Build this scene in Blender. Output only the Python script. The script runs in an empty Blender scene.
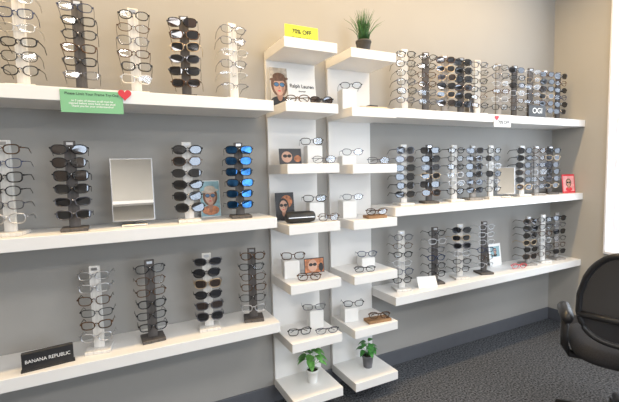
import bpy, math, random
from mathutils import Vector, Matrix
random.seed(11)
scene=bpy.context.scene
COL=scene.collection
try: scene.view_settings.view_transform='Standard'
except Exception: pass

# ------------------------------------------------------------ materials
MATS={}
def nmat(name):
    m=bpy.data.materials.new(name); m.use_nodes=True; MATS[name]=m
    return m, m.node_tree, m.node_tree.nodes['Principled BSDF']
def pmat(name,col,rough=.5,metal=0,var=.04,scale=20,bump=0,spec=.5,stretch=None,bscale=None):
    m,nt,b=nmat(name)
    tc=nt.nodes.new('ShaderNodeTexCoord'); mp=nt.nodes.new('ShaderNodeMapping')
    nt.links.new(tc.outputs['Object'],mp.inputs['Vector'])
    if stretch: mp.inputs['Scale'].default_value=stretch
    nz=nt.nodes.new('ShaderNodeTexNoise'); nz.inputs['Scale'].default_value=scale; nz.inputs['Detail'].default_value=4
    nt.links.new(mp.outputs['Vector'],nz.inputs['Vector'])
    cr=nt.nodes.new('ShaderNodeValToRGB')
    cr.color_ramp.elements[0].position=.3; cr.color_ramp.elements[1].position=.7
    cr.color_ramp.elements[0].color=(*[max(0,c*(1-var)) for c in col],1)
    cr.color_ramp.elements[1].color=(*[min(1,c*(1+var)) for c in col],1)
    nt.links.new(nz.outputs['Fac'],cr.inputs['Fac']); nt.links.new(cr.outputs['Color'],b.inputs['Base Color'])
    b.inputs['Roughness'].default_value=rough; b.inputs['Metallic'].default_value=metal
    b.inputs['Specular IOR Level'].default_value=spec
    if bump:
        n2=nt.nodes.new('ShaderNodeTexNoise'); n2.inputs['Scale'].default_value=bscale or scale*6
        nt.links.new(mp.outputs['Vector'],n2.inputs['Vector'])
        bp=nt.nodes.new('ShaderNodeBump'); bp.inputs['Strength'].default_value=bump; bp.inputs['Distance'].default_value=.003
        nt.links.new(n2.outputs['Fac'],bp.inputs['Height']); nt.links.new(bp.outputs['Normal'],b.inputs['Normal'])
    return m
def lensmat(name,tint,trans):
    m=bpy.data.materials.new(name); m.use_nodes=True; MATS[name]=m
    nt=m.node_tree; nt.nodes.clear()
    o=nt.nodes.new('ShaderNodeOutputMaterial'); mx=nt.nodes.new('ShaderNodeMixShader')
    t=nt.nodes.new('ShaderNodeBsdfTransparent'); t.inputs[0].default_value=(*tint,1)
    g=nt.nodes.new('ShaderNodeBsdfGlossy'); g.inputs['Roughness'].default_value=.05
    g.inputs['Color'].default_value=(.9,.93,1,1)
    mx.inputs[0].default_value=1-trans
    nt.links.new(t.outputs[0],mx.inputs[1]); nt.links.new(g.outputs[0],mx.inputs[2]); nt.links.new(mx.outputs[0],o.inputs[0])
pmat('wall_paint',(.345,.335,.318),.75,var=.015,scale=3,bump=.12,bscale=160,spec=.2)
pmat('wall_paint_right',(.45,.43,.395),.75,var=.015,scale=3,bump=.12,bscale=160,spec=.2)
pmat('ceiling_tile',(.75,.74,.72),.9,var=.03,scale=60,bump=.2)
pmat('carpet',(.082,.086,.095),.97,var=.95,scale=95,bump=1,bscale=240,spec=.08)
pmat('baseboard_vinyl',(.10,.105,.12),.5,var=.03)
pmat('shelf_white',(.80,.785,.765),.42,var=.008,scale=4)
pmat('riser_white',(.80,.79,.77),.35,var=.01)
pmat('wood_white',(.70,.68,.65),.6,var=.16,scale=14,stretch=(6,6,.6),bump=.3)
pmat('wood_grey',(.30,.28,.26),.6,var=.3,scale=14,stretch=(6,6,.6),bump=.3)
pmat('wood_dark',(.085,.075,.07),.6,var=.35,scale=14,stretch=(6,6,.6),bump=.3)
pmat('wood_brown',(.30,.17,.08),.55,var=.3,scale=14,stretch=(1,6,6),bump=.3)
pmat('wood_natural',(.52,.42,.30),.55,var=.2,scale=14,stretch=(1,6,6),bump=.3)
pmat('chrome',(.75,.75,.76),.15,1,var=.01)
pmat('silver',(.62,.62,.64),.3,1,var=.02)
pmat('gunmetal',(.14,.14,.16),.3,1,var=.02)
pmat('gold',(.55,.42,.28),.3,1,var=.02)
pmat('black_gloss',(.012,.012,.014),.2,var=.02)
pmat('tortoise',(.085,.042,.02),.22,var=.8,scale=90)
pmat('navy',(.02,.035,.10),.25,var=.1)
pmat('blue_frame',(.03,.10,.28),.25,var=.1)
pmat('clear_frame',(.55,.55,.56),.2,var=.05)
pmat('pink_frame',(.45,.16,.2),.25,var=.1)
pmat('red',(.62,.03,.045),.4,var=.05)
lensmat('lens_clear',(.93,.95,.96),.92)
lensmat('lens_dark',(.05,.05,.055),.90)
lensmat('lens_brown',(.12,.075,.05),.89)
lensmat('lens_grad',(.20,.19,.20),.89)
m=pmat('lens_blue',(.025,.09,.22),.08,1,var=.5,scale=30)
pmat('mirror_glass',(.95,.95,.94),.01,1,var=.0)
pmat('paper_white',(.82,.82,.81),.6,var=.01)
pmat('paper_green',(.22,.50,.27),.7,var=.02)
pmat('paper_yellow',(.62,.66,.05),.6,var=.02)
pmat('paper_dark',(.03,.03,.035),.5,var=.1)
pmat('ink',(.02,.02,.022),.6,var=.02)
pmat('skin_print',(.55,.33,.24),.6,var=.10)
pmat('skin_shade',(.36,.19,.13),.6,var=.10)
pmat('hair_print',(.14,.07,.04),.6,var=.4,scale=80)
pmat('blue_print',(.06,.16,.30),.5,var=.3,scale=60)
pmat('teal_print',(.25,.42,.47),.5,var=.2,scale=40)
pmat('orange_print',(.45,.16,.06),.5,var=.6,scale=50)
pmat('pink_print',(.75,.35,.36),.5,var=.2,scale=40)
pmat('sand_print',(.50,.43,.35),.5,var=.35,scale=30)
pmat('leaf',(.06,.24,.05),.45,var=.35,scale=40)
pmat('leaf_bright',(.13,.36,.08),.45,var=.35,scale=40)
pmat('grass',(.035,.12,.03),.5,var=.5,scale=40)
pmat('pot_white',(.78,.78,.76),.35,var=.02)
pmat('pot_grey',(.13,.13,.14),.5,var=.15)
pmat('pot_black',(.03,.03,.032),.45,var=.15)
pmat('soil',(.04,.028,.02),.95,var=.5,scale=120,bump=.8)
pmat('black_plastic',(.018,.018,.02),.4,var=.05,bump=.1,bscale=300)
pmat('chair_fabric',(.022,.022,.026),.9,var=.3,scale=200,bump=.4,bscale=500)
pmat('window_trim',(.82,.82,.86),.45,var=.01)
pmat('case_black',(.02,.02,.02),.5,var=.2,bump=.3)
m=bpy.data.materials.new('chair_mesh'); m.use_nodes=True; MATS['chair_mesh']=m
nt=m.node_tree; b=nt.nodes['Principled BSDF']; b.inputs['Base Color'].default_value=(.02,.02,.024,1); b.inputs['Roughness'].default_value=.8
mx=nt.nodes.new('ShaderNodeMixShader'); t=nt.nodes.new('ShaderNodeBsdfTransparent'); mx.inputs[0].default_value=.92
nt.links.new(t.outputs[0],mx.inputs[1]); nt.links.new(b.outputs[0],mx.inputs[2]); nt.links.new(mx.outputs[0],nt.nodes['Material Output'].inputs[0])

# ------------------------------------------------------------ mesh builder
class MB:
    def __init__(s): s.v=[];s.f=[];s.m=[];s.sm=[];s.mats=[];s.M=Matrix.Identity(4)
    def mi(s,n):
        if n not in s.mats: s.mats.append(n)
        return s.mats.index(n)
    def add(s,vs,fs,mat,smooth=False):
        o=len(s.v); k=s.mi(mat)
        s.v+= [tuple(s.M@Vector(v)) for v in vs]
        for f in fs: s.f.append([i+o for i in f]); s.m.append(k); s.sm.append(smooth)
    def box(s,x0,x1,y0,y1,z0,z1,mat,c=0):
        if c<=0:
            vs=[(x,y,z) for z in (z0,z1) for y in (y0,y1) for x in (x0,x1)]
            s.add(vs,[(0,2,3,1),(4,5,7,6),(0,1,5,4),(2,6,7,3),(0,4,6,2),(1,3,7,5)],mat)
        else:
            X=(x0,x1);Y=(y0,y1);Z=(z0,z1);vs=[];idx={}
            for i in (0,1):
                for j in (0,1):
                    for k in (0,1):
                        sx=1-2*i;sy=1-2*j;sz=1-2*k
                        for a,p in enumerate(((X[i],Y[j]+sy*c,Z[k]+sz*c),(X[i]+sx*c,Y[j],Z[k]+sz*c),(X[i]+sx*c,Y[j]+sy*c,Z[k]))):
                            idx[(i,j,k,a)]=len(vs); vs.append(p)
            F=[]
            for i in (0,1): F.append([idx[(i,j,k,0)] for j,k in ((0,0),(1,0),(1,1),(0,1))][::(1 if i else -1)])
            for j in (0,1): F.append([idx[(i,j,k,1)] for i,k in ((0,0),(0,1),(1,1),(1,0))][::(1 if j else -1)])
            for k in (0,1): F.append([idx[(i,j,k,2)] for i,j in ((0,0),(1,0),(1,1),(0,1))][::(1 if k else -1)])
            for j in (0,1):
                for k in (0,1): F.append([idx[(0,j,k,1)],idx[(1,j,k,1)],idx[(1,j,k,2)],idx[(0,j,k,2)]])
            for i in (0,1):
                for k in (0,1): F.append([idx[(i,0,k,0)],idx[(i,1,k,0)],idx[(i,1,k,2)],idx[(i,0,k,2)]])
            for i in (0,1):
                for j in (0,1): F.append([idx[(i,j,0,0)],idx[(i,j,1,0)],idx[(i,j,1,1)],idx[(i,j,0,1)]])
            for i in (0,1):
                for j in (0,1):
                    for k in (0,1): F.append([idx[(i,j,k,a)] for a in (0,1,2)])
            s.add(vs,F,mat)
    def tube(s,pts,r,mat,n=6,closed=False,flat=1.0,caps=True,radii=None,up=None):
        pts=[Vector(p) for p in pts]; N=len(pts); vs=[];fs=[]
        for i,p in enumerate(pts):
            if closed: t=pts[(i+1)%N]-pts[i-1]
            else: t=pts[min(i+1,N-1)]-pts[max(i-1,0)]
            t.normalize()
            ref=Vector(up) if up else (Vector((0,0,1)) if abs(t.z)<.9 else Vector((0,1,0)))
            a=t.cross(ref).normalized(); b=a.cross(t).normalized()
            rr=radii[i] if radii else r
            for k in range(n):
                th=2*math.pi*(k+.5)/n
                vs.append(p+a*(rr*flat*math.cos(th))+b*(rr*math.sin(th)))
        L=N if closed else N-1
        for i in range(L):
            for k in range(n):
                fs.append((i*n+k,i*n+(k+1)%n,((i+1)%N)*n+(k+1)%n,((i+1)%N)*n+k))
        if not closed and caps:
            fs.append(tuple(range(n))[::-1]); fs.append(tuple((N-1)*n+k for k in range(n)))
        s.add(vs,fs,mat,True)
    def lathe(s,prof,mat,n=24,cx=0,cy=0,capt=False,capb=True):
        vs=[];fs=[]
        for r,z in prof:
            for k in range(n): a=2*math.pi*k/n; vs.append((cx+r*math.cos(a),cy+r*math.sin(a),z))
        for i in range(len(prof)-1):
            for k in range(n): fs.append((i*n+k,i*n+(k+1)%n,(i+1)*n+(k+1)%n,(i+1)*n+k))
        s.add(vs,fs,mat,True)
        o=len(prof)-1
        if capb: s.add(vs[:n],[tuple(range(n))[::-1]],mat)
        if capt: s.add(vs[o*n:],[tuple(range(n))],mat)
    def poly(s,pts,mat): s.add(pts,[tuple(range(len(pts)))],mat)
    def obj(s,name,loc=(0,0,0),parent=None,bevel=0,rot=0):
        me=bpy.data.meshes.new(name); me.from_pydata(s.v,[],s.f)
        for n in s.mats: me.materials.append(MATS[n])
        for p,k,sm in zip(me.polygons,s.m,s.sm): p.material_index=k; p.use_smooth=sm
        me.validate(); me.update()
        o=bpy.data.objects.new(name,me); COL.objects.link(o); o.location=loc; o.rotation_euler=(0,0,rot)
        if parent: o.parent=parent
        if bevel:
            md=o.modifiers.new('bevel','BEVEL'); md.width=bevel; md.segments=2; md.limit_method='ANGLE'
        return o
def T(x=0,y=0,z=0,rz=0,rx=0,ry=0,s=1):
    return Matrix.Translation((x,y,z))@Matrix.Rotation(rz,4,'Z')@Matrix.Rotation(rx,4,'X')@Matrix.Rotation(ry,4,'Y')@Matrix.Scale(s,4)

# ------------------------------------------------------------ eyeglasses
def rim_pts(cx,w,h,e,side,n=22,y=0):
    P=[]
    for k in range(n):
        a=2*math.pi*k/n; c=math.cos(a);s_=math.sin(a)
        x=abs(c)**(2/e)*math.copysign(1,c)*w/2; z=abs(s_)**(2/e)*math.copysign(1,s_)*h/2
        x*=1+.10*(z/h)
        if z>0: z+=.0025*(x*side/w)*2*.5
        X=cx+x
        P.append((X,y+abs(X)**2*1.4,z))
    return P
def glasses(mb,M,frame,lens,w=.05,h=.036,br=.018,t=.0019,e=2.8,rimless=False,fold=False,tl=.125,spread=1.0):
    old=mb.M; mb.M=old@M
    for sd in (-1,1):
        cx=sd*(br/2+w/2)
        P=rim_pts(cx,w,h,e,sd)
        if not rimless: mb.tube(P,t,frame,n=5,closed=True,up=(0,1,0))
        else:
            top=[p for p in P if p[2]>-.002]; top.sort(key=lambda p:p[0]); mb.tube(top,t,frame,n=5,up=(0,1,0))
        mb.poly([(p[0],p[1],p[2]) for p in P],lens)
        xo=cx+sd*w/2*1.03; yo=xo*xo*1.4
        mb.box(min(xo,xo+sd*.006),max(xo,xo+sd*.006),yo-.002,yo+.005,.004,.004+max(.005,t*2.6),frame)
        xh=xo+sd*.005
        if fold:
            mb.tube([(xh,yo+.003,.0065),(xh-sd*.01,yo+.008,.0065),(xh-sd*.09,yo+.012+.003*sd,.004),(xh-sd*.112,yo+.013+.003*sd,-.008)],t*.95,frame,n=5,flat=.6)
        else:
            mb.tube([(xh,yo,.0065),(xh*spread,yo+tl*.35,.0065),(xh*spread*.98,yo+tl*.72,.004),(xh*spread*.95,yo+tl*.88,-h*.18),(xh*spread*.94,yo+tl,-h*.5+.001)],t*.95,frame,n=5,flat=.6)
    zb=h*.16
    mb.tube([(-br/2-.001,.0002,zb-.002),(-br/4,-.0006,zb+.0018),(0,-.001,zb+.0028),(br/4,-.0006,zb+.0018),(br/2+.001,.0002,zb-.002)],t*1.05,frame,n=5,up=(0,1,0))
    for sd in (-1,1):
        mb.tube([(sd*br*.42,.001,-h*.02),(sd*br*.36,.006,-h*.10),(sd*br*.42,.006,-h*.22)],t*.7,frame,n=4)
    mb.M=old
FR=['black_gloss','black_gloss','black_gloss','tortoise','gunmetal','gunmetal','silver','navy','tortoise','black_gloss']
def style(kind):
    if kind=='sun':
        fr=random.choice(['black_gloss','black_gloss','black_gloss','tortoise','gunmetal','gold'])
        return dict(frame=fr,lens=random.choice(['lens_dark','lens_dark','lens_brown','lens_dark','lens_dark']),w=random.uniform(.052,.057),h=random.uniform(.036,.042),br=.016,t=random.choice([.0019,.0026]),e=random.choice([2.3,2.6,3.0]))
    if kind=='blue':
        return dict(frame='black_gloss',lens=random.choice(['lens_blue','lens_dark','lens_blue']),w=.056,h=.038,br=.016,t=.0022,e=2.7)
    if kind=='metal':
        return dict(frame=random.choice(['gunmetal','silver','gunmetal','gunmetal','black_gloss','gold']),lens='lens_clear',w=random.uniform(.048,.053),h=random.uniform(.030,.036),br=.018,t=.0015,e=random.choice([2.6,3.2]),rimless=random.random()<.3)
    fr=random.choice(FR)
    return dict(frame=fr,lens='lens_clear',w=random.uniform(.048,.053),h=random.uniform(.032,.038),br=.017,t=random.choice([.0017,.0022,.0027]),e=random.choice([2.4,2.8,3.2]))

def stand(x,z,wood,kind,yaw=None,y=-.15,n=6,H=.375):
    mb=MB()
    yaw=random.uniform(-.30,.05) if yaw is None else yaw
    mb.box(-.05,.05,-.05,.05,0,.014,wood,.002)
    mb.box(-.021,.021,-.007,.007,.014,H,wood,.0015)
    mb.box(-.012,.012,-.0105,-.007,H-.018,H-.006,'silver',.0005)
    for i in range(n):
        zz=.070+i*(H-.105)/(n-1)
        mb.tube([(0,.010,zz-.004),(0,-.030,zz+.002),(0,-.034,zz+.006)],.0022,'chrome',n=6)
        mb.tube([(0,.007,zz-.004),(0,.013,zz-.004)],.005,'chrome',n=8)
        st=style(kind if kind!='mix' else random.choice(['opt','sun','sun','opt']))
        off=random.choice([-.004,0,.004])
        glasses(mb,T(off,-.030,zz-.002,rz=random.uniform(-.06,.06),rx=random.uniform(-.04,.06)),tl=.105,**st)
    return mb.obj('eyewear_display_stand',(x,y,z+.0006),rot=yaw)

# ------------------------------------------------------------ room shell
XC=3.354; XL=-3.0; YB=-5.2; ZC=2.85
def shell(name,a,mat):
    mb=MB(); mb.box(*a,mat); return mb.obj(name)
shell('floor',(XL-.1,XC+.15,YB-.1,.1,-.1,0),'carpet')
shell('ceiling',(XL-.1,XC+.15,YB-.1,.1,ZC,ZC+.1),'ceiling_tile')
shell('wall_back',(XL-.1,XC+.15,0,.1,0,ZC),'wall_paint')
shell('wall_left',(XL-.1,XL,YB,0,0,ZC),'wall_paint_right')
WY0,WY1,WZ0,WZ1=-.42,-2.3,.65,2.74
mb=MB()
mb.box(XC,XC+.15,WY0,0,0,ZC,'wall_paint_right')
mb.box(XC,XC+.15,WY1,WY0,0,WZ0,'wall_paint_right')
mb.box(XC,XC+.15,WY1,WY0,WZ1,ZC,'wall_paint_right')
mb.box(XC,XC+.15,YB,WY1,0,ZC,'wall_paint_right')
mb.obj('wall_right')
def window(name,fn,w,h,n):
    mb=MB()
    def bx(u0,u1,v0,v1,d0,d1,m): 
        a=fn(u0,v0,d0); b=fn(u1,v1,d1)
        mb.box(min(a[0],b[0]),max(a[0],b[0]),min(a[1],b[1]),max(a[1],b[1]),min(a[2],b[2]),max(a[2],b[2]),m)
    t=.045
    bx(0,t,0,h,0,.05,'window_trim'); bx(w-t,w,0,h,0,.05,'window_trim')
    bx(t,w-t,0,t,0,.05,'window_trim'); bx(t,w-t,h-t,h,0,.05,'window_trim')
    for i in range(1,n): bx(w*i/n-t/2,w*i/n+t/2,t,h-t,0,.05,'window_trim')
    bx(t,w-t,t,h-t,.022,.026,'lens_clear')
    return mb
e=.002
mb=window('window_1',lambda u,v,d:(XC+.09+d,WY0-e-u,WZ0+e+v),WY0-WY1-2*e,WZ1-WZ0-2*e,2)
mb.box(XC-.012,XC+.09,WY0-.014,WY0-.001,WZ0+.002,WZ1-.002,'window_trim')
mb.obj('window_1')
mb=MB(); mb.box(XC-.03,XC+.085,WY1+.005,WY0+.0-.016,WZ0+.002,WZ0+.024,'window_trim',.003); mb.obj('trim_1')
SX0,SX1,SZ0,SZ1=.75,3.1,.4,2.5
mb=MB()
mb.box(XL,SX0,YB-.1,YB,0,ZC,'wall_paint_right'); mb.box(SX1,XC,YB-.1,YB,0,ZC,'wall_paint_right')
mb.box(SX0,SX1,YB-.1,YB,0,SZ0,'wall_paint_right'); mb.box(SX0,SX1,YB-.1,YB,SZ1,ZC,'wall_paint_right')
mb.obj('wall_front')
mb=window('window_2',lambda u,v,d:(SX0+e+u,YB-.03-d,SZ0+e+v),SX1-SX0-2*e,SZ1-SZ0-2*e,3); mb.obj('window_2')
for z in (.9,1.4,1.9):  # unseen shelves behind the camera, added to give the mirror lines to reflect
    mb=MB(); mb.box(-1.6,.5,YB+.0005,YB+.26,z-.05,z,'shelf_white',.002); mb.obj('floating_wall_shelf')
def bboard(name,a):
    mb=MB(); mb.box(*a,'baseboard_vinyl'); mb.obj(name,bevel=.003)
bboard('baseboard_back',(XL,XC-.013,-.012,-.0005,0.0005,.10))
bboard('baseboard_right',(XC-.012,XC-.0005,YB,-.0005,0.0005,.10))
bboard('baseboard_left',(XL+.0005,XL+.012,YB,-.013,0.0005,.10))

# ------------------------------------------------------------ shelves
ZU,ZM,ZL=1.6855,1.1113,.5744
for z in (ZU,ZM,ZL):
    for x0,x1 in ((-1.176,.724),(1.4665,3.352)):
        mb=MB(); mb.box(x0,x1,-.26,-.0005,z-.052,z,'shelf_white'); mb.obj('floating_wall_shelf',bevel=.002)
ULX,URX=.779,1.163; ZLT,ZRT=1.992,1.984
STEP=1.85/6
for ux,zt in ((ULX,ZLT),(URX,ZRT)):
    mb=MB(); mb.box(ux,ux+.30,-.022,-.0005,zt-1.90,zt-.05,'shelf_white',.001)
    for k in range(7): mb.box(ux,ux+.30,-.28,-.0005 if k in(0,) else -.021,zt-k*STEP-.05,zt-k*STEP,'shelf_white',.0015)
    mb.obj('column_shelf_unit')
def sl(k): return ZLT-k*STEP+.0006
def sr(k): return ZRT-k*STEP+.0006

# ------------------------------------------------------------ stands
for x,w,k in ((-.53,'wood_grey','opt'),(-.29,'wood_white','opt'),(-.09,'wood_dark','opt'),(.12,'wood_white','opt'),(.335,'wood_dark','sun'),(.56,'wood_white','metal')): stand(x,ZU,w,k)
for x,w,k in ((-.60,'wood_dark','sun'),(-.37,'wood_white','opt'),(-.15,'wood_dark','sun'),(.32,'wood_white','sun'),(.57,'wood_dark','blue')): stand(x,ZM,w,k)
for x,w,k in ((-.09,'wood_white','opt'),(.13,'wood_dark','opt'),(.39,'wood_white','sun'),(.62,'wood_dark','opt')): stand(x,ZL,w,k)
for x,w,k in ((1.63,'wood_white','opt'),(1.80,'wood_dark','opt'),(1.96,'wood_grey','sun'),(2.11,'wood_dark','sun'),(2.265,'wood_white','opt'),(2.48,'wood_grey','opt'),(2.65,'wood_dark','mix'),(2.83,'wood_dark','metal'),(3.0,'wood_grey','sun'),(3.17,'wood_dark','mix')): stand(x,ZU,w,k,yaw=random.uniform(-.35,-.15))
for x,w,k in ((1.62,'wood_white','sun'),(1.83,'wood_dark','sun'),(2.05,'wood_white','opt'),(2.23,'wood_grey','sun'),(2.41,'wood_white','mix'),(2.75,'wood_white','sun'),(2.92,'wood_grey','opt'),(3.09,'wood_dark','sun')): stand(x,ZM,w,k,yaw=random.uniform(-.35,-.15))
for x,w,k in ((1.60,'wood_white','opt'),(1.88,'wood_dark','opt'),(2.11,'wood_white','mix'),(2.35,'wood_dark','opt'),(2.84,'wood_grey','sun'),(3.02,'wood_white','opt'),(3.2,'wood_grey','mix')): stand(x,ZL,w,k,yaw=random.uniform(-.35,-.15))

# ------------------------------------------------------------ text / cards
def text(s,size,mat,parent,loc,rot=(math.pi/2,0,0),name='lettering',sx=1,bold=0):
    c=bpy.data.curves.new(name,'FONT'); c.body=s; c.size=size; c.align_x='CENTER'; c.align_y='CENTER'; c.offset=bold
    c.materials.append(MATS[mat]); o=bpy.data.objects.new(name,c); COL.objects.link(o)
    o.parent=parent; o.location=loc; o.rotation_euler=rot; o.scale=(sx,1,1)
    return o
def ell(mb,cx,cz,rx,rz,y,mat,n=20,a0=0,a1=2*math.pi,tilt=0):
    P=[]
    for k in range(n):
        a=a0+(a1-a0)*k/(n if a1-a0>6.2 else n-1)
        x=rx*math.cos(a);z=rz*math.sin(a)
        P.append((cx+x*math.cos(tilt)-z*math.sin(tilt),y,cz+x*math.sin(tilt)+z*math.cos(tilt)))
    mb.poly(P,mat)
def portrait(mb,cx,cz,s,y,hair='hair_print',lens='blue_print',hat=None,shirt='ink'):
    ell(mb,cx,cz+.02*s,.38*s,.50*s,y-.0004,hair)
    ell(mb,cx,cz-.70*s,.44*s,.25*s,y-.0005,shirt)
    ell(mb,cx,cz-.42*s,.13*s,.25*s,y-.0006,'skin_shade')
    # tapered face outline
    P=[]
    for k in range(28):
        a=2*math.pi*k/28; z=math.sin(a); P.append((cx+.27*s*math.cos(a)*(1 if z>0 else 1-.32*z*z),y-.0008,cz-.02*s+.40*s*z))
    mb.poly(P,'skin_print')
    ell(mb,cx+.17*s,cz-.10*s,.07*s,.20*s,y-.0009,'skin_shade')
    mb.poly([(cx-.02*s,y-.0010,cz+.02*s),(cx+.035*s,y-.0010,cz-.10*s),(cx-.03*s,y-.0010,cz-.12*s)],'skin_shade')
    for q in (-1,1):
        ell(mb,cx+q*.135*s,cz+.06*s,.125*s,.10*s,y-.0011,'ink'); ell(mb,cx+q*.135*s,cz+.06*s,.10*s,.078*s,y-.0013,lens)
    ell(mb,cx-.01*s,cz-.22*s,.075*s,.028*s,y-.0011,'red')
    if hat: 
        ell(mb,cx,cz+.30*s,.44*s,.09*s,y-.0014,hat,tilt=.1); ell(mb,cx,cz+.40*s,.29*s,.18*s,y-.0013,hat)
def card(name,x,y,z,w,h,mat,rz=0,tilt=-.12,t=.003,art=None,foot=True):
    mb=MB(); mb.box(-w/2,w/2,0,t,0,h,mat,.0004)
    if art: art(mb)
    mb.M=Matrix.Identity(4)
    R=Matrix.Rotation(tilt,4,'X')
    mb.v=[tuple(R@Vector(v)) for v in mb.v]
    if foot:
        s_=math.sin(-tilt)*h; mb.box(-.01,.01,.6*s_+t+.001,.6*s_+t+.026,0,.002,mat); 
        mb.add([(-.01,.6*s_*1.0+t*.9,h*.55),(.01,.6*s_+t*.9,h*.55),(.01,.6*s_+t+.026,0.001),(-.01,.6*s_+t+.026,.001)],[(0,1,2,3)],mat)
    mn=min(v[2] for v in mb.v); mb.v=[(a,b,c-mn) for a,b,c in mb.v]
    return mb.obj(name,(x,y,z),rot=rz)
TL=-.12
def ctext(o,s,size,mat,x,zz,tilt=TL,bold=0,sx=1):
    return text(s,size,mat,o,(x,math.sin(-tilt)*zz-.0016,zz*math.cos(tilt)),rot=(math.pi/2+tilt,0,0),bold=bold,sx=sx)

def art(mb):
    mb.poly([(-.136,-.0003,.003),(-.036,-.0003,.003),(-.036,-.0003,.212),(-.136,-.0003,.212)],'sand_print'); portrait(mb,-.086,.112,.125,-.0003,hat='hair_print',hair='hair_print',shirt='ink')
o=card('eyewear_poster',.925,-.075,sl(1),.274,.215,'paper_white',art=art)
ctext(o,'Ralph Lauren',.028,'ink',.05,.125,bold=.0006); ctext(o,'eyewear',.013,'ink',.05,.098,bold=.0003)
mb=MB(); mb.box(-.095,.095,0,.003,0.0,.09,'paper_yellow',.0004); mb.box(-.095,.095,-.03,0.0,0,.0025,'paper_yellow'); 
o=mb.obj('yellow_notice_sign',(.915,-.20,ZLT+.0006))
text('70% OFF',.030,'ink',o,(0,-.0012,.058),bold=.0006); text('SELECT FRAMES',.017,'ink',o,(0,-.0012,.026),bold=.0003)
mb=MB(); mb.box(-.11,.11,0,.002,0,.088,'paper_green',.0003); o=mb.obj('paper_notice_sign',(-.052,-.2635,ZU-.096),rot=0)
text('Please Limit Your Frame Try-Ons',.0138,'ink',o,(0,-.0006,.073),bold=.0002)
text('to 5 pairs of glasses, as all must be\ncleaned before going back on the shelf.\nThank you for your understanding!',.0105,'paper_white',o,(0,-.0006,.036),bold=.0002)
def heart(name,x,y,z,s,mat='red'):
    mb=MB(); P=[]
    for k in range(32):
        t_=2*math.pi*k/32; P.append((s*.0625*math.sin(t_)**3,0,s*.0625*.5*(13*math.cos(t_)-5*math.cos(2*t_)-2*math.cos(3*t_)-math.cos(4*t_))/8))
    Q=[(p[0],.002,p[2]) for p in P]; n=len(P)
    mb.add(P+Q,[tuple(range(n)),tuple(range(n,2*n))[::-1]]+[(i,(i+1)%n,n+(i+1)%n,n+i) for i in range(n)],mat)
    return mb.obj(name,(x,y,z))
heart('paper_heart',.066,-.2665,ZU-.016,.40)
mb=MB(); mb.box(-.085,.085,0,.002,0,.075,'paper_white',.0003); o=mb.obj('paper_notice_sign',(2.38,-.2635,ZU-.082))
text('70% OFF',.03,'ink',o,(.01,-.0006,.03),bold=.0006); 
heart('paper_heart',2.32,-.2672,ZU-.022,.3)
def signbox(name,x,y,z,w,h,txt,size,rz=0,d=.02,bold=.0005,sx=1):
    mb=MB(); mb.box(-w/2,w/2,0,d,0,h,'black_plastic',.002); mb.box(-w/2-.004,w/2+.004,-.004,d+.004,0,.006,'black_plastic',.001)
    o=mb.obj(name,(x,y,z),rot=rz); text(txt,size,'paper_white',o,(0,-.0008,h/2+.002),bold=bold,sx=sx); return o
signbox('display_plaque',2.77,-.25,ZU+.0006,.17,.085,'OGI',.055,d=.012,rz=-.1)
signbox('display_plaque',-.27,-.225,ZL+.0006,.175,.075,'BANANA REPUBLIC',.020,rz=.12,bold=0,sx=.88)
def artA(mb): mb.poly([(-.049,-.0003,.004),(.049,-.0003,.004),(.049,-.0003,.186),(-.049,-.0003,.186)],'teal_print'); portrait(mb,0,.105,.10,-.0003,hat='sand_print',shirt='orange_print')
card('framed_portrait_card',.45,-.032,ZM+.0006,.102,.19,'paper_white',art=artA,foot=False)
def artB(mb): mb.poly([(-.054,-.0003,.004),(.054,-.0003,.004),(.054,-.0003,.155),(-.054,-.0003,.155)],'paper_dark'); portrait(mb,0,.085,.09,-.0003,hair='ink',lens='ink')
card('framed_portrait_card',2.375,-.05,ZU+.0006,.115,.16,'paper_white',art=artB)
def artC(mb): mb.poly([(-.052,-.0003,.014),(.052,-.0003,.014),(.052,-.0003,.136),(-.052,-.0003,.136)],'pink_print'); portrait(mb,0,.08,.07,-.0003,lens='ink',shirt='red')
card('framed_portrait_card',3.272,-.20,ZM+.0006,.12,.15,'red',art=artC,rz=-.25)
def artD(mb): mb.poly([(-.05,-.0003,.07),(.05,-.0003,.07),(.05,-.0003,.15),(-.05,-.0003,.15)],'teal_print'); portrait(mb,0,.115,.045,-.0003)
card('framed_portrait_card',2.60,-.06,ZL+.0006,.13,.17,'paper_white',art=artD)
o=card('small_info_card',1.765,-.215,ZL+.0006,.13,.075,'paper_white',rz=-.3,tilt=-.5)

def tmirror(x,y,z,w,h,rz=0,tilt=-.10,z0=.02):
    mb=MB(); mb.M=T(0,0,z0,rx=tilt)
    mb.box(-w/2,w/2,0,.008,0,h,'silver',.002); mb.poly([(-w/2+.005,-.0006,.005),(w/2-.005,-.0006,.005),(w/2-.005,-.0006,h-.005),(-w/2+.005,-.0006,h-.005)],'mirror_glass')
    mb.M=Matrix.Identity(4)
    mb.box(-w*.3,w*.3,-.035,.05,0,.008,'silver',.002); mb.tube([(0,.02,.008),(0,.025,h*.35),(0,.018,h*.5)],.005,'silver',n=8)
    return mb.obj('tabletop_mirror',(x,y,z+.0006),rot=rz)
tmirror(.08,-.14,ZM,.178,.285,rz=-.05,tilt=-.10)
tmirror(2.58,-.15,ZM,.12,.20,rz=-.75)
mb=MB(); glasses(mb,T(0,0,.021),'red','lens_clear',w=.050,h=.036,t=.002,e=2.2,fold=True); mb.obj('eyeglasses',(2.66,-.21,ZL+.004),rot=-.3)

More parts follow.
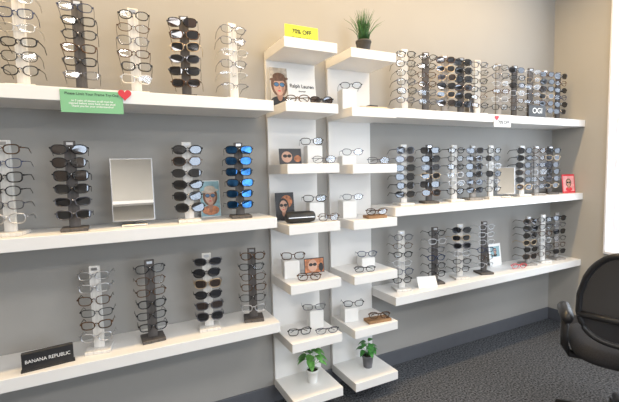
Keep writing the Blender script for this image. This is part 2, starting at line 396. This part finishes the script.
# ------------------------------------------------------------ column items
def riser(x,y,z,w=.07,h=.08,rz=-.2):
    mb=MB(); mb.box(-w/2,w/2,-w/2,w/2,0,h,'riser_white',.002); mb.box(-w/2+.006,w/2-.006,-w/2+.006,w/2-.006,h,h+.0015,'riser_white',.0006)
    mb.obj('display_riser_block',(x,y,z),rot=rz); return z+h+.0026
def spec(x,y,z,kind='opt',rz=-.35,**kw):
    st=style(kind); st.update(kw); mb=MB(); fold=st.pop('fold',False)
    glasses(mb,T(0,0,st['h']/2+st['t']+.0015),fold=fold,**st)
    return mb.obj('eyeglasses',(x,y,z),rot=rz)
def tray(x,y,z,w=.16,d=.08,mat='wood_brown',rz=-.1):
    mb=MB(); mb.box(-w/2,w/2,-d/2,d/2,0,.006,mat,.001)
    for a in ((-w/2,w/2,-d/2,-d/2+.005),(-w/2,w/2,d/2-.005,d/2),(-w/2,-w/2+.005,-d/2+.005,d/2-.005),(w/2-.005,w/2,-d/2+.005,d/2-.005)): mb.box(*a,.006,.016,mat,.0008)
    mb.obj('wooden_display_tray',(x,y,z),rot=rz); return z+.0065
RT=dict(tl=.09)
spec(.865,-.235,sl(1),'opt',frame='tortoise',fold=True,t=.0024); spec(1.005,-.235,sl(1),'sun',fold=True,rz=-.2,frame='black_gloss')
def artE(mb): mb.poly([(-.06,-.0003,.004),(.06,-.0003,.004),(.06,-.0003,.08),(-.06,-.0003,.08)],'paper_dark'); ell(mb,-.02,.04,.03,.03,-.0006,'skin_print'); ell(mb,-.03,.045,.012,.009,-.001,'ink'); ell(mb,-.006,.045,.012,.009,-.001,'ink'); ell(mb,.04,.03,.02,.018,-.0006,'orange_print')
card('framed_photo_card',.865,-.13,sl(2),.125,.085,'paper_dark',art=artE,rz=-.1)
h=riser(1.005,-.12,sl(2),.085,.10); spec(.985,-.15,h,'opt',frame='black_gloss',t=.002,**RT); spec(1.005,-.25,sl(2),'opt',frame='gunmetal',fold=True)
def artF(mb): mb.poly([(-.05,-.0003,.004),(.05,-.0003,.004),(.05,-.0003,.145),(-.05,-.0003,.145)],'paper_dark'); ell(mb,.01,.10,.035,.035,-.0004,'orange_print'); portrait(mb,-.01,.075,.085,-.0005,hair='ink',lens='ink')
card('framed_portrait_card',.845,-.09,sl(3),.11,.15,'paper_dark',art=artF)
mb=MB()
prof=[(-.08,.6),(-.074,.85),(-.048,1),(.048,1),(.074,.85),(.08,.6)]
mb.tube([(p,0,.031) for p,_ in prof],.031,'case_black',n=14,radii=[.031*q for _,q in prof]); mb.box(-.07,.07,-.0325,-.0295,.029,.033,'silver',.0005)
mb.obj('glasses_case',(.872,-.215,sl(3)),rot=-.15)
h=riser(1.01,-.12,sl(3),.085,.095); spec(.995,-.15,h,'opt',frame='black_gloss',t=.0022,**RT); spec(1.025,-.252,sl(3),'opt',frame='tortoise',fold=True,w=.046,rz=-.2)
h=riser(.85,-.12,sl(4),.085,.095); spec(.855,-.15,h,'opt',frame='tortoise',t=.0026,**RT); spec(.90,-.25,sl(4),'opt',fold=True,frame='tortoise')
def artG(mb): mb.poly([(-.056,-.0003,.004),(.056,-.0003,.004),(.056,-.0003,.08),(-.056,-.0003,.08)],'orange_print'); ell(mb,-.01,.042,.028,.034,-.0006,'skin_print'); ell(mb,-.021,.048,.012,.009,-.001,'ink'); ell(mb,.003,.048,.012,.009,-.001,'ink'); ell(mb,.04,.03,.014,.025,-.0006,'ink')
card('framed_photo_card',1.0,-.12,sl(4),.12,.085,'paper_dark',art=artG,rz=-.12)
h=riser(.995,-.12,sl(5),.08,.10); spec(.975,-.15,h,'opt',frame='gunmetal',t=.002,**RT); spec(.86,-.20,sl(5),'opt',frame='black_gloss',t=.0024,fold=True,rz=-.2); spec(1.0,-.255,sl(5),'opt',frame='gunmetal',fold=True,t=.002,rz=-.2)
h=riser(1.22,-.14,sr(1),.085,.115); spec(1.235,-.165,h,'opt',frame='black_gloss',t=.002,**RT)
h=tray(1.35,-.20,sr(1),.17,.06,'wood_natural'); 
mb=MB(); mb.box(-.03,.03,-.02,.02,0,.008,'case_black',.002); mb.obj('cleaning_cloth_pouch',(1.35,-.20,sr(1)+.0175))
h=riser(1.225,-.12,sr(2),.085,.05); spec(1.245,-.155,h,'opt',frame='gunmetal',t=.0018,**RT); spec(1.37,-.235,sr(2),'opt',frame='gunmetal',t=.002,fold=True)
h=riser(1.225,-.12,sr(3),.085,.10); spec(1.245,-.15,h,'opt',frame='gunmetal',t=.0018,**RT); h=tray(1.345,-.225,sr(3),.12,.07,'wood_brown'); spec(1.345,-.245,h+.010,'opt',frame='tortoise',fold=True,t=.0026)
h=riser(1.365,-.10,sr(4),.085,.055); spec(1.355,-.13,h,'opt',frame='navy',t=.002,tl=.07); spec(1.265,-.235,sr(4),'opt',frame='black_gloss',t=.002,fold=True); 
h=riser(1.225,-.12,sr(5),.085,.08); spec(1.24,-.15,h,'opt',frame='black_gloss',t=.002,**RT); h=tray(1.36,-.22,sr(5),.15,.07,'wood_brown'); spec(1.36,-.24,h+.010,'opt',frame='tortoise',fold=True,t=.0026)

# ------------------------------------------------------------ plants
def pot(mb,r,h,mat):
    mb.lathe([(r*.72,0),(r*.80,h*.3),(r*.93,h*.85),(r,h*.86),(r,h),(r*.9,h),(r*.86,h*.9)],mat,n=28)
    mb.lathe([(r*.88,h*.88),(.001,h*.92)],'soil',n=20,capb=False)
def leaf(mb,base,ang,ln,wd,droop,mat):
    ca,sa=math.cos(ang),math.sin(ang); vs=[];fs=[];N=7
    for i in range(N):
        t_=i/(N-1); w=wd*math.sin(math.pi*min(1,t_*.92+.08))**.7*(1-.35*t_)
        if i==N-1: w=.0003
        r=ln*t_; z=droop[0]*t_+droop[1]*t_*t_
        for s_ in (-1,0,1):
            vs.append((base[0]+ca*r-sa*w*s_,base[1]+sa*r+ca*w*s_,base[2]+z*ln+abs(s_)*w*.25))
    for i in range(N-1):
        for s_ in (0,1): a=i*3+s_; fs.append((a,a+1,a+4,a+3))
    mb.add(vs,fs,mat,True)
def bushy(name,x,y,z,pr,ph,potm,leafm,n,spread,height,ls):
    mb=MB(); pot(mb,pr,ph,potm)
    for i in range(n):
        a=i*2.4+random.uniform(-.3,.3); q=(i+.5)/n; r=spread*math.sqrt(q)*.75; hh=ph+height*(1-.65*q)*random.uniform(.75,1.05)
        tip=(math.cos(a)*r,math.sin(a)*r,hh)
        mb.tube([(math.cos(a)*.006,math.sin(a)*.006,ph*.9),(tip[0]*.4,tip[1]*.4,ph+(hh-ph)*.6),tip],.0012,leafm,n=5)
        leaf(mb,tip,a+random.uniform(-.5,.5),ls*random.uniform(.8,1.15),ls*.42,(random.uniform(-.1,.5),-.6),leafm)
    return mb.obj(name,(x,y,z))
bushy('potted_leafy_plant',.955,-.15,sl(6),.036,.075,'pot_white','leaf_bright',22,.06,.13,.05)
bushy('potted_leafy_plant',1.335,-.15,sr(6),.036,.075,'pot_grey','leaf',17,.05,.085,.046)
mb=MB(); pot(mb,.045,.085,'pot_black')
for i in range(110):
    a=random.uniform(0,6.28); r0=random.uniform(0,.028); lean=random.uniform(0,.10)*(.3+r0/.026*.7); H=random.uniform(.12,.20)
    b0=(math.cos(a)*r0,math.sin(a)*r0,.075); 
    pts=[(b0[0]+math.cos(a)*lean*t_*t_,b0[1]+math.sin(a)*lean*t_*t_,b0[2]+H*t_*(1-.25*t_*lean/.08)) for t_ in (0,.35,.7,1)]
    mb.tube(pts,.002,'grass',n=4,radii=[.0026,.0024,.0017,.0003],flat=.5)
mb.obj('potted_grass_plant',(1.325,-.16,ZRT+.0006))

# ------------------------------------------------------------ office chair
def chair(x,y,rz):
    mb=MB()   # faces local +Y
    for k in range(5):
        a=2*math.pi*k/5+.3; c,s_=math.cos(a),math.sin(a)
        mb.tube([(c*.03,s_*.03,.105),(c*.17,s_*.17,.095),(c*.30,s_*.30,.075)],.02,'black_plastic',n=8,radii=[.028,.022,.016])
        mb.tube([(c*.30,s_*.30,.08),(c*.30,s_*.30,.05)],.008,'black_plastic',n=8)
        for q in (-.014,.014):
            px,py=c*.30-s_*q,s_*.30+c*q
            mb.tube([(px-s_*.007,py+c*.007,.028),(px+s_*.007,py-c*.007,.028)],.027,'black_plastic',n=16)
    mb.lathe([(.034,.085),(.034,.15),(.027,.16),(.027,.28),(.016,.29),(.016,.40)],'black_plastic',n=18)
    mb.box(-.10,.10,-.10,.12,.395,.43,'black_plastic',.008)
    vs=[];fs=[];n=36;rings=[(.80,.425),(.97,.435),(1.0,.46),(.97,.487),(.86,.503),(.55,.508),(.02,.506)]
    for sc,zz in rings:
        for k in range(n):
            a=2*math.pi*k/n; c,s_=math.cos(a),math.sin(a)
            X=abs(c)**.65*math.copysign(1,c)*.25*sc; Y=abs(s_)**.65*math.copysign(1,s_)*.24*sc
            vs.append((X,Y+.02,zz-.02*max(0,(Y-.15)/.1)))
    for i in range(len(rings)-1):
        for k in range(n): fs.append((i*n+k,i*n+(k+1)%n,(i+1)*n+(k+1)%n,(i+1)*n+k))
    mb.add(vs,fs,'chair_fabric',True)
    def bp(u,v):
        wv=.215+.035*math.sin(math.pi*min(1,v*1.1)) - .03*v
        return (u*wv, -.235-.10*v+.03*math.sin(math.pi*v)+.05*u*u, .55+.42*v)
    fr=[]
    for k in range(48):
        a=2*math.pi*k/48; c,s_=math.cos(a),math.sin(a)
        u=abs(c)**.45*math.copysign(1,c); v=.5+.5*abs(s_)**.45*math.copysign(1,s_); fr.append(bp(u,v))
    mb.tube(fr,.013,'black_plastic',n=8,closed=True)
    vs=[];fs=[];N=14
    for j in range(N+1):
        for i in range(N+1):
            u=-1+2*i/N; v=j/N
            vv=(2*v-1); lim=(1-abs(vv)**4.4)**(1/4.4) if abs(vv)<1 else .3
            vs.append(bp(u*max(lim,.3),v))
    for j in range(N):
        for i in range(N): a=j*(N+1)+i; fs.append((a,a+1,a+N+2,a+N+1))
    mb.add(vs,fs,'chair_mesh',True)
    mb.tube([bp(-1,.28),tuple(Vector(bp(-.5,.28))-Vector((0,.012,0))),tuple(Vector(bp(0,.28))-Vector((0,.02,0))),tuple(Vector(bp(.5,.28))-Vector((0,.012,0))),bp(1,.28)],.016,'black_plastic',n=8)
    mb.tube([(0,-.05,.41),(0,-.22,.415),(0,-.29,.47),(0,-.305,.60),(0,-.315,.72)],.026,'black_plastic',n=10,flat=1.3)
    for sd in (-1,1):
        mb.tube([(sd*.10,-.05,.41),(sd*.25,-.05,.415),(sd*.272,-.055,.46),(sd*.272,-.06,.61)],.018,'black_plastic',n=8)
        pts=[(sd*.272,-.17,.622),(sd*.272,-.13,.628),(sd*.272,.00,.628),(sd*.267,.05,.622)]
        mb.tube(pts,.03,'black_plastic',n=10,radii=[.020,.030,.030,.022],flat=1.0)
    return mb.obj('office_chair',(x,y,0.001),rot=rz)
chair(2.145,-1.145,-.95)

# ------------------------------------------------------------ lights
def area(name,loc,rot,sx,sy,pw,col):
    l=bpy.data.lights.new(name,'AREA'); l.shape='RECTANGLE'; l.size=sx; l.size_y=sy; l.energy=pw; l.color=col
    o=bpy.data.objects.new(name,l); COL.objects.link(o); o.location=loc; o.rotation_euler=rot; return o
mb=MB(); mb.box(-1.6,3.2,-.60,-.48,ZC-.04,ZC-.0005,'window_trim',.004); mb.obj('linear_ceiling_light')
area('wall_wash_lamp',(.9,-.54,ZC-.045),(0,0,0),4.0,.10,56,(1,.70,.35))
for i,(x,y,pw) in enumerate(((-1,-2.2,22),(1.6,-2.2,24),(-1,-3.9,48),(1.6,-3.9,38))):
    mb=MB(); mb.box(x-.62,x+.62,y-.32,y+.32,ZC-.03,ZC-.0005,'window_trim',.004); mb.obj('ceiling_troffer_light')
    area('troffer_lamp',(x,y,ZC-.035),(0,0,0),1.15,.55,pw,(1,.94,.87))
area('storefront_daylight',((SX0+SX1)/2,YB-.15,(SZ0+SZ1)/2),(math.pi/2,0,0),SX1-SX0-.1,SZ1-SZ0-.1,130,(.82,.90,1))
area('side_window_daylight',(XC+.20,(WY0+WY1)/2,(WZ0+WZ1)/2),(0,math.pi/2,0),1.9,1.75,60,(.86,.92,1))
w=bpy.data.worlds.new('World'); scene.world=w; w.use_nodes=True; nt=w.node_tree
sky=nt.nodes.new('ShaderNodeTexSky'); sky.sky_type='HOSEK_WILKIE'; sky.turbidity=6
nt.links.new(sky.outputs[0],nt.nodes['Background'].inputs[0]); nt.nodes['Background'].inputs[1].default_value=.8

# ------------------------------------------------------------ camera
yaw,pitch,roll=.465,-.0781,-.0234
fw=Vector((math.sin(yaw)*math.cos(pitch),math.cos(yaw)*math.cos(pitch),math.sin(pitch)))
r=Vector((math.cos(yaw),-math.sin(yaw),0)); u=r.cross(fw)
r2=r*math.cos(roll)+u*math.sin(roll); u2=-r*math.sin(roll)+u*math.cos(roll)
cam=bpy.data.cameras.new('camera'); cam.sensor_width=36; cam.lens=391.48/619*36
co=bpy.data.objects.new('camera',cam); COL.objects.link(co)
M=Matrix((( r2.x,u2.x,-fw.x,0),(r2.y,u2.y,-fw.y,-2.0675),(r2.z,u2.z,-fw.z,1.3413),(0,0,0,1)))
co.matrix_world=M; cam.clip_start=.02
scene.camera=co
